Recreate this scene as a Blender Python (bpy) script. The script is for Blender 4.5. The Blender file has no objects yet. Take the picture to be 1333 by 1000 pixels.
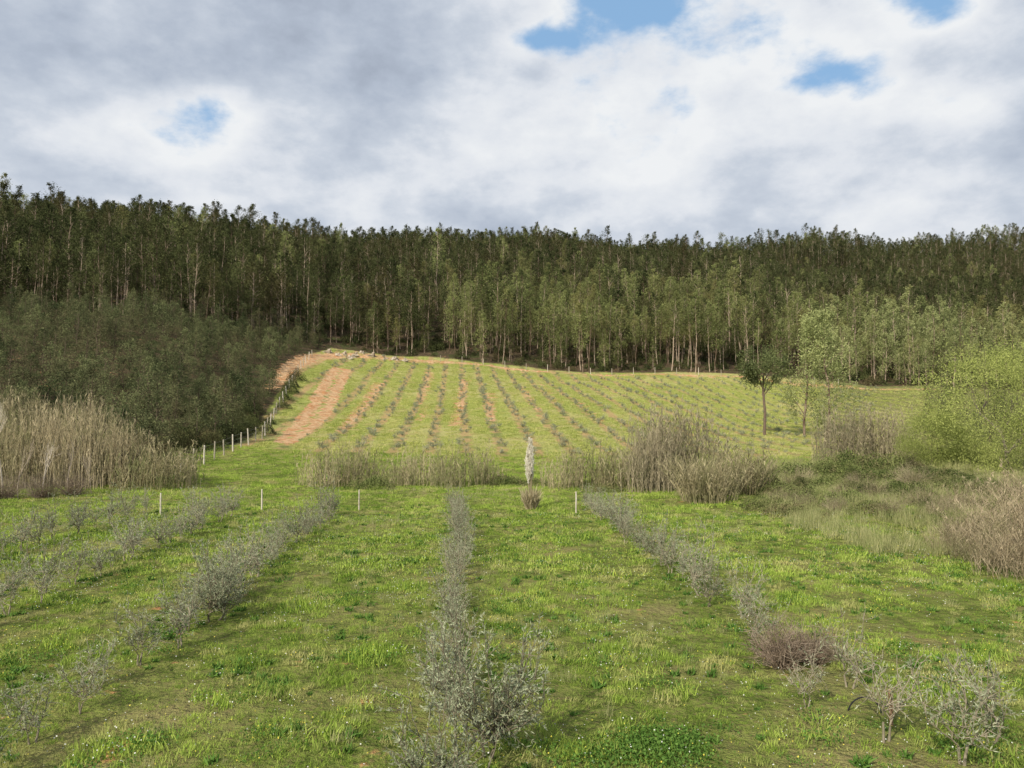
import bpy, math, numpy as np
rng = np.random.default_rng(11)
scene = bpy.context.scene
R = math.radians

# ------------------------------------------------------------------ terrain
U = np.array([-0.7, -0.5, -0.35, -0.2, 0, 0.2, 0.4, 0.67])
D = np.array([0, 40, 48, 60, 80, 100, 125, 150, 200, 250, 300, 400, 600, 900, 1600.])
T = np.array([
 [0, 0, 0, 0, 0, 0, 0, 0],
 [.2, .1, 0, 0, 0, 0, 0, 0],
 [.6, .4, .1, 0, 0, 0, .2, .4],
 [3, 2, .8, .3, .2, .2, .5, 1],
 [8, 7, 3.5, 2.2, 2.2, 1.8, 1.6, 1.8],
 [15, 14, 8.3, 5.3, 5.0, 4.3, 3.5, 3.5],
 [22, 21, 14.5, 9.6, 9.0, 7.8, 6.2, 5.5],
 [30, 29, 21.5, 13.6, 12.8, 12.1, 10.6, 8.8],
 [48, 46, 40, 33, 29.5, 28, 23, 19],
 [62, 60, 54, 49, 46, 43, 35, 31],
 [73, 71, 65, 61, 58, 55, 45, 39],
 [82, 83, 84, 84, 83, 84, 66, 56],
 [84, 84, 86, 93, 98, 103, 130, 130],
 [90, 90, 90, 95, 100, 110, 130, 130],
 [100]*8], float)
uu = np.linspace(-1, 1, 161); dd = np.arange(0, 1601, 4.0)
tmp = np.array([np.interp(uu, U, row) for row in T])
F = np.array([np.interp(dd, D, tmp[:, i]) for i in range(len(uu))]).T
def blur(a, n, ax):
    for _ in range(n):
        p = np.pad(a, [(1, 1) if i == ax else (0, 0) for i in range(2)], mode='edge')
        a = (np.take(p, range(0, p.shape[ax]-2), ax)*.25 + np.take(p, range(1, p.shape[ax]-1), ax)*.5
             + np.take(p, range(2, p.shape[ax]), ax)*.25)
    return a
F = blur(F, 4, 0); F = blur(F, 12, 1)

def H(x, y):
    x = np.asarray(x, float); y = np.asarray(y, float)
    u = np.clip(x/np.maximum(y, 20), -.999, .999); d = np.clip(y, 0, 1590)
    fu = (u+1)/2*160; iu = np.floor(fu).astype(int); tu = fu-iu
    fd = d/4; i = np.floor(fd).astype(int); td = fd-i
    z = (F[i, iu]*(1-tu)*(1-td)+F[i, iu+1]*tu*(1-td)+F[i+1, iu]*(1-tu)*td+F[i+1, iu+1]*tu*td)
    z = z + 1.2*np.exp(-(((x+29)/6)**2+((y-147)/5)**2))
    amp = np.clip((y-20)/200, .0, 1)
    z = z + amp*(1.0*np.sin(x*.051+y*.023)+.7*np.sin(x*.11-y*.07+1.3)+.35*np.sin(x*.37+1)*np.sin(y*.29)) + .05*np.sin(x*.9+.4*y)*np.sin(y*.7+1)*np.clip(y/20,0,1)
    z = z + amp*3.0*np.clip((y-250)/150, 0, 1)*(np.sin(x*.031+2)+.6*np.sin(x*.083))
    # scrubby bank beside the meadow
    bk = np.clip((x-.36*y)/3, 0, 1)*np.clip((y-23)/4, 0, 1)*np.clip((56-y)/10, 0, 1)
    z = z + bk*(.3+.22*np.sin(x*.8)*np.sin(y*.6))
    return z
def h1(x, y): return float(H(x, y))

def seg_mask(x, y, pts, w):
    """soft mask around a polyline, w = half widths"""
    m = np.zeros_like(x)
    for (a, b), (wa, wb) in zip(zip(pts[:-1], pts[1:]), zip(w[:-1], w[1:])):
        a = np.array(a, float); b = np.array(b, float); d = b-a; L2 = (d**2).sum()
        t = np.clip(((x-a[0])*d[0]+(y-a[1])*d[1])/L2, 0, 1)
        dist = np.hypot(x-a[0]-t*d[0], y-a[1]-t*d[1]); ww = wa+(wb-wa)*t
        m = np.maximum(m, np.clip(1.5-dist/ww, 0, 1))
    return np.clip(m, 0, 1)
FENCE = [(-20.5, 50), (-22, 68), (-26, 85), (-30, 105), (-33.5, 125), (-35, 136)]
fy = [p[1] for p in FENCE]; fx = [p[0] for p in FENCE]
def fence_x(y): return np.interp(y, [40]+fy, [-19.5]+fx)
EU = [-1, -.7, -.5, -.36, -.27, -.2, 0, .2, .4, .5, .7, 1]
ED = [112, 118, 124, 134, 152, 154, 153, 152, 150, 146, 136, 130]
def edge_d(x, y): return np.interp(x/np.maximum(y, 20), EU, ED)
TRACK = ([(-19.6, 66), (-21.8, 85), (-25, 105), (-28, 126)], [1.0, 1.5, 1.7, 1.4])
CUT = ([(-31, 98), (-33, 115), (-34.5, 130), (-33, 141)], [.7, 1.5, 1.9, 2.2])
RIDE = ([(-15, 155), (-17.5, 175), (-22, 200)], [1.6, 1.3, 1.0])

# ------------------------------------------------------------------ node helpers
class N:
    def __init__(s, nt): s.nt = nt; s.nt.nodes.clear()
    def n(s, typ, **kw):
        nd = s.nt.nodes.new(typ)
        for k, v in kw.items(): setattr(nd, k, v)
        return nd
    def l(s, a, b): s.nt.links.new(a, b)
    def val(s, sock, v):
        if isinstance(v, bpy.types.NodeSocket): s.l(v, sock)
        else: sock.default_value = v
    def m(s, op, a, b=0.0, clamp=False):
        nd = s.n('ShaderNodeMath', operation=op); nd.use_clamp = clamp
        s.val(nd.inputs[0], a); s.val(nd.inputs[1], b)
        return nd.outputs[0]
    def vm(s, op, a, b):
        nd = s.n('ShaderNodeVectorMath', operation=op); s.val(nd.inputs[0], a)
        if op == 'SCALE': s.val(nd.inputs['Scale'], b)
        else: s.val(nd.inputs[1], b)
        return nd.outputs[0]
    def mix(s, f, a, b):
        nd = s.n('ShaderNodeMix', data_type='RGBA')
        s.val(nd.inputs[0], f); s.val(nd.inputs[6], a if not isinstance(a, tuple) else (*a, 1)); s.val(nd.inputs[7], b if not isinstance(b, tuple) else (*b, 1))
        return nd.outputs[2]
    def noise(s, vec, scale, detail=4, rough=.55, dist=0.0, out='Fac'):
        nd = s.n('ShaderNodeTexNoise'); s.l(vec, nd.inputs['Vector'])
        nd.inputs['Scale'].default_value = scale; nd.inputs['Detail'].default_value = detail
        nd.inputs['Roughness'].default_value = rough; nd.inputs['Distortion'].default_value = dist
        return nd.outputs[out]
    def rng(s, v, a, b, c=0.0, d=1.0, smooth=True):
        nd = s.n('ShaderNodeMapRange')
        if smooth: nd.interpolation_type = 'SMOOTHSTEP'
        s.val(nd.inputs[0], v)
        for i, q in enumerate((a, b, c, d)): nd.inputs[i+1].default_value = q
        return nd.outputs[0]

def leaf_mat(name, c1, c2, transl=.25, pos_amt=.35, pos_scale=.05, rnd=.35, c3=None):
    mat = bpy.data.materials.new(name); mat.use_nodes = True; g = N(mat.node_tree)
    at = g.n('ShaderNodeAttribute', attribute_name='tint').outputs['Fac']
    oi = g.n('ShaderNodeObjectInfo').outputs['Random']
    pos = g.n('ShaderNodeNewGeometry').outputs['Position']
    nz = g.noise(pos, pos_scale, 3)
    f = g.m('ADD', at, g.m('MULTIPLY', g.m('SUBTRACT', oi, .5), rnd))
    f = g.m('ADD', f, g.m('MULTIPLY', g.m('SUBTRACT', nz, .5), pos_amt*3), clamp=True)
    col = g.mix(f, c1, c2)
    if c3:
        n2 = g.noise(pos, pos_scale*2.7+.01, 2)
        oi2 = g.m('FRACT', g.m('MULTIPLY', oi, 7.13))
        q = g.m('ADD', g.rng(n2, .48, .66), g.m('MULTIPLY', g.m('SUBTRACT', oi2, .6), .9), clamp=True)
        col = g.mix(g.m('MULTIPLY', q, .8), col, c3)
    bs = g.n('ShaderNodeBsdfDiffuse'); g.l(col, bs.inputs[0])
    tr = g.n('ShaderNodeBsdfTranslucent'); g.l(col, tr.inputs[0])
    m1 = g.n('ShaderNodeMixShader'); m1.inputs[0].default_value = transl; g.l(bs.outputs[0], m1.inputs[1]); g.l(tr.outputs[0], m1.inputs[2])
    o = g.n('ShaderNodeOutputMaterial'); g.l(m1.outputs[0], o.inputs[0])
    return mat
def bark_mat(name, c1, c2, scale=3.0):
    mat = bpy.data.materials.new(name); mat.use_nodes = True; g = N(mat.node_tree)
    pos = g.n('ShaderNodeNewGeometry').outputs['Position']
    oi = g.n('ShaderNodeObjectInfo').outputs['Random']
    f = g.m('ADD', g.noise(pos, scale, 5), g.m('MULTIPLY', g.m('SUBTRACT', oi, .5), .5), clamp=True)
    col = g.mix(g.rng(f, .3, .7), c1, c2)
    bs = g.n('ShaderNodeBsdfDiffuse'); g.l(col, bs.inputs[0])
    o = g.n('ShaderNodeOutputMaterial'); g.l(bs.outputs[0], o.inputs[0])
    return mat

M = {}
M['euc_leaf'] = leaf_mat('shade_painted_eucalyptus_foliage', (.024, .034, .015), (.13, .145, .06), .25, .32, .02, .6, c3=(.09, .08, .037))  # leaf colour darkened to paint cloud shadow over the ridge
M['euc_mid'] = leaf_mat('sun_painted_eucalyptus_foliage', (.06, .078, .03), (.32, .35, .135), .28, .26, .03, .7, c3=(.24, .22, .09))  # brighter copy of the leaf colour, paints sunlight on the lower band
M['euc_pale'] = leaf_mat('sun_painted_pale_foliage', (.11, .135, .052), (.46, .49, .22), .3, .2, .03, .4, c3=(.33, .32, .14))  # paler leaf copy, sunlight at the right-hand edge painted into the colour
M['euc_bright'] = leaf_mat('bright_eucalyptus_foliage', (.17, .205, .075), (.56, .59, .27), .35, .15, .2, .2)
M['euc_bark'] = bark_mat('eucalyptus_bark', (.12, .085, .06), (.42, .33, .25), 1.2)
M['young_leaf'] = leaf_mat('young_eucalyptus_foliage', (.040, .056, .025), (.22, .24, .11), .25, .25, .05, .9, c3=(.135, .12, .065))
M['tree_leaf'] = leaf_mat('round_tree_foliage', (.05, .068, .03), (.23, .26, .11), .25, .2, .3, .2)
M['dark_leaf'] = leaf_mat('dark_shrub_foliage', (.03, .042, .018), (.14, .16, .06), .2, .2, .1, .5, c3=(.14, .11, .06))
M['dark_bark'] = bark_mat('dark_bark', (.07, .05, .04), (.16, .12, .09), 6)
M['olive_leaf'] = leaf_mat('olive_foliage', (.18, .21, .12), (.48, .51, .34), .25, .1, .5)
M['olive_bark'] = bark_mat('olive_bark', (.15, .13, .09), (.30, .26, .19), 20)
M['reed_leaf'] = leaf_mat('reed_leaves', (.23, .195, .115), (.60, .51, .33), .3, .15, .4, c3=(.26, .26, .12))
M['reed_green'] = leaf_mat('reed_straw_green_leaves', (.21, .20, .10), (.58, .50, .31), .3, .2, .4, c3=(.22, .25, .10))
M['reed_dry'] = leaf_mat('dry_reed_leaves', (.22, .175, .11), (.54, .45, .30), .25, .25, .5, c3=(.24, .24, .11))
M['reed_grey'] = leaf_mat('grey_reed_leaves', (.21, .185, .115), (.50, .43, .29), .25, .15, .4, c3=(.20, .21, .11))
M['pampas'] = leaf_mat('pampas_leaves', (.30, .26, .15), (.62, .54, .36), .3, .1, 1)
M['plume'] = leaf_mat('pampas_plume', (.70, .65, .53), (.90, .87, .78), .35, .1, 1)
M['bramble'] = leaf_mat('bramble_leaves', (.065, .09, .028), (.25, .285, .10), .2, .4, .5, .6, c3=(.24, .20, .11))
M['willow'] = leaf_mat('willow_leaves', (.19, .235, .06), (.54, .58, .19), .33, .22, .5)
M['dryshrub'] = leaf_mat('dry_shrub_twigs', (.17, .125, .09), (.40, .32, .24), .1, .1, 1)
M['tanbrush'] = leaf_mat('tan_brush_twigs', (.18, .15, .09), (.42, .36, .23), .1, .1, 1)
M['grass'] = leaf_mat('grass_blades', (.12, .215, .026), (.48, .61, .12), .38, .60, .38, .45, c3=(.54, .50, .22))
M['hillgrass'] = leaf_mat('sun_painted_hill_grass', (.24, .30, .06), (.60, .60, .20), .3, .3, .12, c3=(.58, .51, .25))  # yellow-green, with the hill's sunlight brightened into the colour
M['tallgrass'] = leaf_mat('tall_grass', (.18, .23, .07), (.52, .49, .25), .3, .2, .3)
M['clover'] = leaf_mat('clover_leaves', (.05, .12, .02), (.16, .27, .06), .2, .1, 2)
M['yellow'] = leaf_mat('yellow_petals', (.6, .52, .06), (.72, .64, .14), .2, 0, 1)
M['white'] = leaf_mat('white_petals', (.6, .6, .5), (.8, .8, .75), .2, 0, 1)
M['post'] = bark_mat('weathered_post', (.34, .30, .23), (.58, .53, .44), 8)
M['pale_bark'] = bark_mat('pale_bark', (.34, .28, .22), (.6, .53, .44), 8)
M['stake'] = bark_mat('stake_wood', (.14, .085, .05), (.28, .18, .11), 12)
M['hose'] = bark_mat('black_hose', (.015, .017, .02), (.03, .03, .035), 10)
M['wire'] = bark_mat('grey_wire', (.2, .2, .2), (.35, .34, .32), 10)
M['rock'] = bark_mat('pale_rock', (.28, .23, .17), (.50, .43, .34), 1.5)

# ------------------------------------------------------------------ mesh buffer
def unit(v): return v/(np.linalg.norm(v, axis=-1, keepdims=True)+1e-9)
class Buf:
    def __init__(s): s.v = []; s.f = []; s.t = []; s.mi = []; s.n = 0
    def add(s, v, f, t=.5, mi=0):
        v = np.asarray(v, float).reshape(-1, 3); f = np.asarray(f, int).reshape(-1, 4)
        s.v.append(v); s.f.append(f+s.n); s.t.append(np.broadcast_to(np.asarray(t, float), (len(v),)).copy())
        s.mi.append(np.full(len(f), mi)); s.n += len(v)
    def cards(s, c, size, aspect=.4, t=.5, mi=0, up=0.0, ax=None):
        """rhombic leaves; c Nx3; size N"""
        n = len(c)
        if n == 0: return
        a = rng.normal(size=(n, 3)) if ax is None else ax + rng.normal(size=(n, 3))*.25
        a[:, 2] += up; a = unit(a)
        b = unit(np.cross(a, rng.normal(size=(n, 3))))
        size = np.broadcast_to(size, (n,))[:, None]
        v = np.stack([c, c+a*size*.45+b*size*aspect*.5, c+a*size, c+a*size*.45-b*size*aspect*.5], 1)
        s.add(v.reshape(-1, 3), np.arange(4*n).reshape(-1, 4), np.repeat(np.broadcast_to(t, (n,)), 4), mi)
    def tube(s, P, r, k=5, t=.5, mi=0):
        P = np.asarray(P, float); m = len(P); r = np.broadcast_to(r, (m,))
        d = unit(np.gradient(P, axis=0))
        ref = np.array([1., .13, .07]) if abs(d[:, 0]).mean() < .8 else np.array([0, 0, 1.])
        a = unit(np.cross(d, ref)); b = np.cross(d, a)
        th = np.arange(k)/k*2*math.pi
        v = P[:, None]+r[:, None, None]*(a[:, None]*np.cos(th)[None, :, None]+b[:, None]*np.sin(th)[None, :, None])
        i = np.arange(m-1)[:, None]; j = np.arange(k)[None, :]; jn = (j+1) % k
        f = np.stack([i*k+j, i*k+jn, (i+1)*k+jn, (i+1)*k+j], -1).reshape(-1, 4)
        s.add(v.reshape(-1, 3), f, t, mi)
    def blades(s, base, dirn, length, width, droop, t, mi=0, seg=3):
        """ribbon leaves; base Nx3, dirn Nx3 (unit), droop N"""
        n = len(base)
        side = unit(np.cross(dirn, np.array([0, 0, 1.])+rng.normal(size=(n, 3))*.3))
        q = np.linspace(0, 1, seg+1); prof = np.array([.7, 1, .7, .08]) if seg == 3 else np.array([1, .75, .05])
        L = np.broadcast_to(length, (n,)); W = np.broadcast_to(width, (n,)); dr = np.broadcast_to(droop, (n,))
        vs = []
        for k, p in zip(q, prof):
            c = base+dirn*(L*k)[:, None]; c = c.copy(); c[:, 2] -= dr*L*k*k
            vs += [c-side*(W*p/2)[:, None], c+side*(W*p/2)[:, None]]
        v = np.stack(vs, 1); st = 2*(seg+1); o = np.arange(n)[:, None]*st
        f = np.concatenate([np.concatenate([o+2*k, o+2*k+1, o+2*k+3, o+2*k+2], 1) for k in range(seg)], 0)
        s.add(v.reshape(-1, 3), f, np.repeat(np.broadcast_to(t, (n,)), st), mi)
    def mesh(s, name, mats, smooth=False):
        v = np.concatenate(s.v); f = np.concatenate(s.f)
        me = bpy.data.meshes.new(name); me.from_pydata(v.tolist(), [], f.tolist())
        at = me.attributes.new('tint', 'FLOAT', 'POINT'); at.data.foreach_set('value', np.concatenate(s.t).astype(np.float32))
        for m_ in mats: me.materials.append(M[m_])
        me.polygons.foreach_set('material_index', np.concatenate(s.mi).astype(np.int32))
        if smooth: me.polygons.foreach_set('use_smooth', np.ones(len(f), bool))
        me.update(); return me

def link(o): scene.collection.objects.link(o); return o
def thing(name, parts, loc, rot=0.0, scale=(1, 1, 1), label='', category='', group=None, tilt=(0, 0)):
    """parts: mesh, or list of (part_name, mesh) for an empty with children"""
    if np.isscalar(scale): scale = (scale,)*3
    if isinstance(parts, bpy.types.Mesh): o = bpy.data.objects.new(name, parts)
    else:
        o = bpy.data.objects.new(name, None); o.empty_display_size = .3
    link(o); o.location = loc; o.rotation_euler = (tilt[0], tilt[1], rot); o.scale = scale
    if not isinstance(parts, bpy.types.Mesh):
        for pn, me in parts:
            c = bpy.data.objects.new(pn, me); link(c); c.parent = o
    o['label'] = label; o['category'] = category
    if group: o['group'] = group
    return o

def scatter(name, pts, scl, templates, label, tilt=.08):
    n = len(pts)
    me = bpy.data.meshes.new(name); me.from_pydata(np.asarray(pts).tolist(), [], [])
    a = me.attributes.new('scl', 'FLOAT_VECTOR', 'POINT')
    scl = np.asarray(scl, float)
    if scl.ndim == 1: scl = np.repeat(scl[:, None], 3, 1)
    a.data.foreach_set('vector', scl.astype(np.float32).ravel())
    r = np.stack([rng.normal(size=n)*tilt, rng.normal(size=n)*tilt, rng.random(n)*6.283], 1)
    a = me.attributes.new('rot', 'FLOAT_VECTOR', 'POINT'); a.data.foreach_set('vector', r.astype(np.float32).ravel())
    a = me.attributes.new('pick', 'INT', 'POINT'); a.data.foreach_set('value', rng.integers(0, len(templates), n).astype(np.int32))
    o = link(bpy.data.objects.new(name, me)); o['kind'] = 'stuff'; o['label'] = label
    col = bpy.data.collections.new(name+'_source')
    for i, t in enumerate(templates): col.objects.link(bpy.data.objects.new('%s_source_%d' % (name, i), t))
    ng = bpy.data.node_groups.new(name+'_scatter', 'GeometryNodeTree')
    ng.interface.new_socket('Geometry', in_out='INPUT', socket_type='NodeSocketGeometry')
    ng.interface.new_socket('Geometry', in_out='OUTPUT', socket_type='NodeSocketGeometry')
    gi = ng.nodes.new('NodeGroupInput'); go = ng.nodes.new('NodeGroupOutput')
    ip = ng.nodes.new('GeometryNodeInstanceOnPoints'); ci = ng.nodes.new('GeometryNodeCollectionInfo')
    ci.inputs['Collection'].default_value = col; ci.inputs['Separate Children'].default_value = True; ci.inputs['Reset Children'].default_value = True
    def na(nm, dt):
        q = ng.nodes.new('GeometryNodeInputNamedAttribute'); q.data_type = dt; q.inputs[0].default_value = nm; return q.outputs['Attribute']
    L = ng.links.new
    L(gi.outputs[0], ip.inputs['Points']); L(ci.outputs[0], ip.inputs['Instance']); ip.inputs['Pick Instance'].default_value = True
    L(na('pick', 'INT'), ip.inputs['Instance Index']); L(na('scl', 'FLOAT_VECTOR'), ip.inputs['Scale']); L(na('rot', 'FLOAT_VECTOR'), ip.inputs['Rotation'])
    L(ip.outputs[0], go.inputs[0])
    md = o.modifiers.new('scatter', 'NODES'); md.node_group = ng
    return o

# ------------------------------------------------------------------ plant builders
def eucalyptus(h=18., crown0=.42, width=2.3, nleaf=900, leaf=.42, rb=.13, ncl=22, point=.5):
    tb = Buf(); cb = Buf()
    m = 8; z = np.linspace(0, h*.96, m)
    wob = np.cumsum(rng.normal(size=(m, 2))*.14*h/18, 0); wob[0] = 0
    P = np.c_[wob, z]; P[0, 2] = -.4
    tb.tube(P, np.linspace(rb, rb*.22, m), 6)
    for i in range(ncl):
        e = (i+rng.random()*.8)/ncl; q = crown0+(1-crown0)*e
        prof = (1-point)*math.sin(math.pi*min(1, e*.78+.2))**.7 + point*(min(1, e*5)**.5*(1.08-e))
        c0 = np.array([np.interp(q*h, z, P[:, 0]), np.interp(q*h, z, P[:, 1]), min(q*h, h*.97)])
        a = rng.random()*6.283; r = width*.55*prof*(.3+.9*rng.random())
        c1 = c0+np.array([math.cos(a)*r, math.sin(a)*r, r*.9*rng.random()+.2])
        tb.tube([c0-[0, 0, r*.3], (c0+c1)/2, c1], [rb*.28, rb*.18, rb*.08], 3)
        k = nleaf//ncl
        s = np.array([.5, .5, .7])*width*.30*(.6+.6*rng.random())*max(prof, .35)
        pts = c1+rng.normal(size=(k, 3))*s
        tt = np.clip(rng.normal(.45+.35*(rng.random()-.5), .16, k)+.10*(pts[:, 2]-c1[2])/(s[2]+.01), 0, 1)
        cb.cards(pts, leaf*(.6+.7*rng.random(k)), .40, tt, 0, up=-.4)
    for i in range(8):
        q = crown0*(.5+.5*rng.random()); a = rng.random()*6.283; c0 = np.array([np.interp(q*h, z, P[:, 0]), np.interp(q*h, z, P[:, 1]), q*h])
        tb.tube([c0, c0+[math.cos(a)*.5, math.sin(a)*.5, .35]], [.025, .01], 3)
    return tb, cb
def merge(tb, cb, name, mats):
    b = Buf(); n0 = tb.n
    b.v = tb.v+cb.v; b.f = tb.f+[f+n0 for f in cb.f]; b.t = tb.t+cb.t
    b.mi = [x*0 for x in tb.mi]+[x*0+1 for x in cb.mi]; b.n = tb.n+cb.n
    return b.mesh(name, mats)

def olive(h=1.6, w=1.0, shoots=14, leaves=2600, leaf=.055, clear=.15, stem=.022, vary=.55, multi=1):
    tb = Buf(); cb = Buf(); forks = []
    for j in range(multi):
        o2 = rng.normal(size=2)*.05*(multi > 1)
        base = np.array([o2[0], o2[1], -.05]); fork = np.array([o2[0]*2+rng.normal()*.03, o2[1]*2+rng.normal()*.03, clear*h*(.7+.6*rng.random())])
        tb.tube([base, (base+fork)/2+[.01, 0, 0], fork], [stem*1.4, stem*1.1, stem], 6); forks.append(fork)
    twigs = []
    for i in range(shoots):
        fork = forks[i % multi]
        a = rng.random()*6.283; sp = w*.5*math.sqrt(rng.random()); hh = h*(1.05-vary*rng.random())*(1-.25*(sp/(w*.5))**2)
        tip = np.array([math.cos(a)*sp, math.sin(a)*sp, hh]); st = fork+[0, 0, rng.random()*h*.15]
        mid = st*.5+tip*.5+np.array([math.cos(a)*sp*.35, math.sin(a)*sp*.35, -h*.05])
        q = np.linspace(0, 1, 7)[:, None]; P = (1-q)**2*st+2*q*(1-q)*mid+q*q*tip + np.r_[[[0, 0, 0]], rng.normal(size=(6, 3))*.022]
        tb.tube(P, np.linspace(stem*.55, .003, 7), 4); twigs.append(P)
        for j in range(7):
            k = rng.integers(1, 6); d = unit(rng.normal(size=3)+[math.cos(a)*.5, math.sin(a)*.5, .8]); L = h*.17*(.5+rng.random())
            p0 = P[k]; p2 = p0+d*L; p1 = (p0+p2)/2+rng.normal(size=3)*.02
            tb.tube([p0, p1, p2], [.006, .004, .002], 3); twigs.append(np.array([p0, p1, p2]))
    per = max(3, leaves//len(twigs))
    for P in twigs:
        L = np.linalg.norm(P[-1]-P[0]); k = max(2, int(per*(.4+1.2*rng.random())*(L/(h*.2))**.7)); t0 = rng.normal(.5, .12)
        q = (.15+.9*rng.random(k))*(len(P)-1); q = np.clip(q, 0, len(P)-1.001); i = q.astype(int); fq = (q-i)[:, None]
        c = P[i]*(1-fq)+P[i+1]*fq
        d = unit(P[np.minimum(i+1, len(P)-1)]-P[i]); ax = unit(d*.9+unit(rng.normal(size=(k, 3)))*.8)
        cb.cards(c, leaf*(.7+.6*rng.random(k)), .22, np.clip(rng.normal(t0, .2, k), 0, 1), 0, ax=ax)
    return tb, cb

def reeds(h=4., r=1.6, n=130, nl=9, leafw=.035, lean=.12, leaflen=.5, plume=.15, mats=('reed_leaf',), fan=0.0, low=.15, stalk=.014, spread=.6):
    b = Buf(); B=[];Dn=[];Ln=[];Wn=[];Dr=[];Tn=[]
    for i in range(n):
        a = rng.random()*6.283; rr = r*math.sqrt(rng.random()); x, y = rr*math.cos(a), rr*math.sin(a)
        hh = h*(.40+.60*rng.random()**.8)*(1-.25*(rr/r)**2)
        lx, ly = rng.normal()*lean+fan*x/r, rng.normal()*lean+fan*y/r
        q = np.linspace(0, 1, 5)[:, None]
        P = np.c_[x+lx*hh*q**1.4, y+ly*hh*q**1.4, hh*q*(1-.18*min(1, abs(lx)+abs(ly))*q)-.1]
        t0 = np.clip(rng.normal(.5, .28), 0, 1)
        b.tube(P, np.linspace(stalk, .005, 5), 3, t=t0)
        k = nl; qq = low+(1-low)*rng.random(k)
        c = np.stack([np.interp(qq, q[:, 0], P[:, j]) for j in range(3)], 1)
        aa = rng.random(k)*6.283; d = unit(np.c_[np.cos(aa)*spread, np.sin(aa)*spread, np.ones(k)*(.7+.5*rng.random(k))])
        B.append(c); Dn.append(d); Ln.append(leaflen*(.5+.7*rng.random(k))); Wn.append(leafw*(.6+.7*rng.random(k)))
        Dr.append(rng.random(k)*.9*spread/.6+.05); Tn.append(np.clip(t0+rng.normal(size=k)*.15, 0, 1))
        if rng.random() < plume:
            kk = 12; c = P[-1]+np.c_[rng.normal(size=(kk, 2))*.02, -.05+.3*rng.random(kk)]
            b.cards(c, .14, .2, .75, 0, up=2.5)
    b.blades(*[np.concatenate(x) for x in (B, Dn, Ln, Wn, Dr, Tn)])
    return b.mesh('reed_clump', mats)

def mound(r=1.5, h=.9, n=2500, leaf=.10, mats=('bramble',), stems=30, name='bramble_bush', asp=.6):
    b = Buf()
    ph = rng.random(4)*6
    a = rng.random(n)*6.283; q = np.sqrt(rng.random(n))
    rad = r*(1+.18*np.sin(3*a+ph[0])+.12*np.sin(5*a+ph[1]))
    x, y = np.cos(a)*rad*q, np.sin(a)*rad*q
    top = h*(1-q**2.2)*(1+.35*np.sin(x*3/r*1.5+ph[2])*np.sin(y*3/r*1.5+ph[3]))
    z = top*(1-.6*rng.random(n)**2.0)+rng.normal(size=n)*.07*h
    t = np.clip(.4+.35*np.sin(x*5+ph[0])*np.sin(y*5+z*4)+rng.normal(size=n)*.2, 0, 1)
    b.cards(np.c_[x, y, np.maximum(z, .0)], leaf*(.5+.8*rng.random(n)), asp, t, 0)
    for i in range(stems):
        a = rng.random()*6.283; d = np.array([math.cos(a), math.sin(a)]); L = r*(.6+.7*rng.random()); s = rng.random()*.5*r
        q = np.linspace(0, 1, 6)[:, None]
        P = np.c_[d[0]*(s+L*q*.7), d[1]*(s+L*q*.7), h*(1.15*np.sin(q*math.pi*.8+.25)*(.7+.5*rng.random()))]
        b.tube(P, .008, 3, .75)
    return b.mesh(name, mats)

def twigshrub(h=.6, r=.6, n=160, mat='dryshrub'):
    b = Buf()
    for i in range(n):
        a = rng.random()*6.283; l = rng.random()**.6; p = np.array([math.cos(a), math.sin(a), 0])*r*.25*rng.random()
        d = unit(np.array([math.cos(a)*l*1.1, math.sin(a)*l*1.1, .8])); L = h*(.5+.7*rng.random()); P = [p]
        for k in range(4): d = unit(d+rng.normal(size=3)*.25); p = p+d*L/4; P.append(p)
        t0 = rng.random(); b.tube(P, np.linspace(.006, .002, 5), 3, t0)
        for k in range(4):
            q = np.array(P[rng.integers(1, 5)]); e = unit(d+rng.normal(size=3)*.7); b.tube([q, q+e*L*.15, q+e*L*.28+[0, 0, .01]], [.004, .003, .002], 3, t0)
    return b.mesh('dry_shrub', (mat,))

def bare_tree(h=5., levels=4, mat='pale_bark', name='bare', r0=.05, spread=.5, up=.06):
    b = Buf()
    def rec(p, d, L, r, lv):
        n = 4; P = [p]
        for i in range(n):
            d = unit(d+rng.normal(size=3)*.10+[0, 0, up]); p = p+d*L/n; P.append(p)
        b.tube(P, np.linspace(r, r*.6, n+1), 5 if lv > 2 else 3)
        if lv == 0: return
        for k in range(rng.integers(2, 5)):
            i = rng.integers(2, n+1); nd = unit(d+rng.normal(size=3)*spread); rec(np.array(P[i]), nd, L*(.55+.25*rng.random()), r*.55, lv-1)
    rec(np.array([0, 0, -.1]), np.array([0, 0, 1.]), h*.36, r0, levels)
    return b.mesh(name, (mat,))

def blobcrown(cx, cz, w, hh, n, leaf, mat, clumps, jit, name='crown', asp=.3, up=.2, floor=.15, shell=.5):
    """irregular leafy ellipsoid centred at height cz, width w, height hh"""
    b = Buf()
    for i in range(clumps):
        d = unit(rng.normal(size=3)); rr = shell+(1-shell)*rng.random()**.5
        c = np.array([cx+d[0]*w*.5*rr, d[1]*w*.5*rr, cz+d[2]*hh*.5*rr])
        k = n//clumps; s = jit*(.6+.7*rng.random()); pts = c+rng.normal(size=(k, 3))*np.array([w, w, hh])*s
        pts[:, 2] = np.maximum(pts[:, 2], floor+.3*rng.random(k)); t0 = .45+.45*(rng.random()-.5)
        b.cards(pts, leaf*(.6+.7*rng.random(k)), asp, np.clip(rng.normal(t0, .18, k), 0, 1), 0, up=up)
    return b.mesh(name, (mat,))

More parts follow.
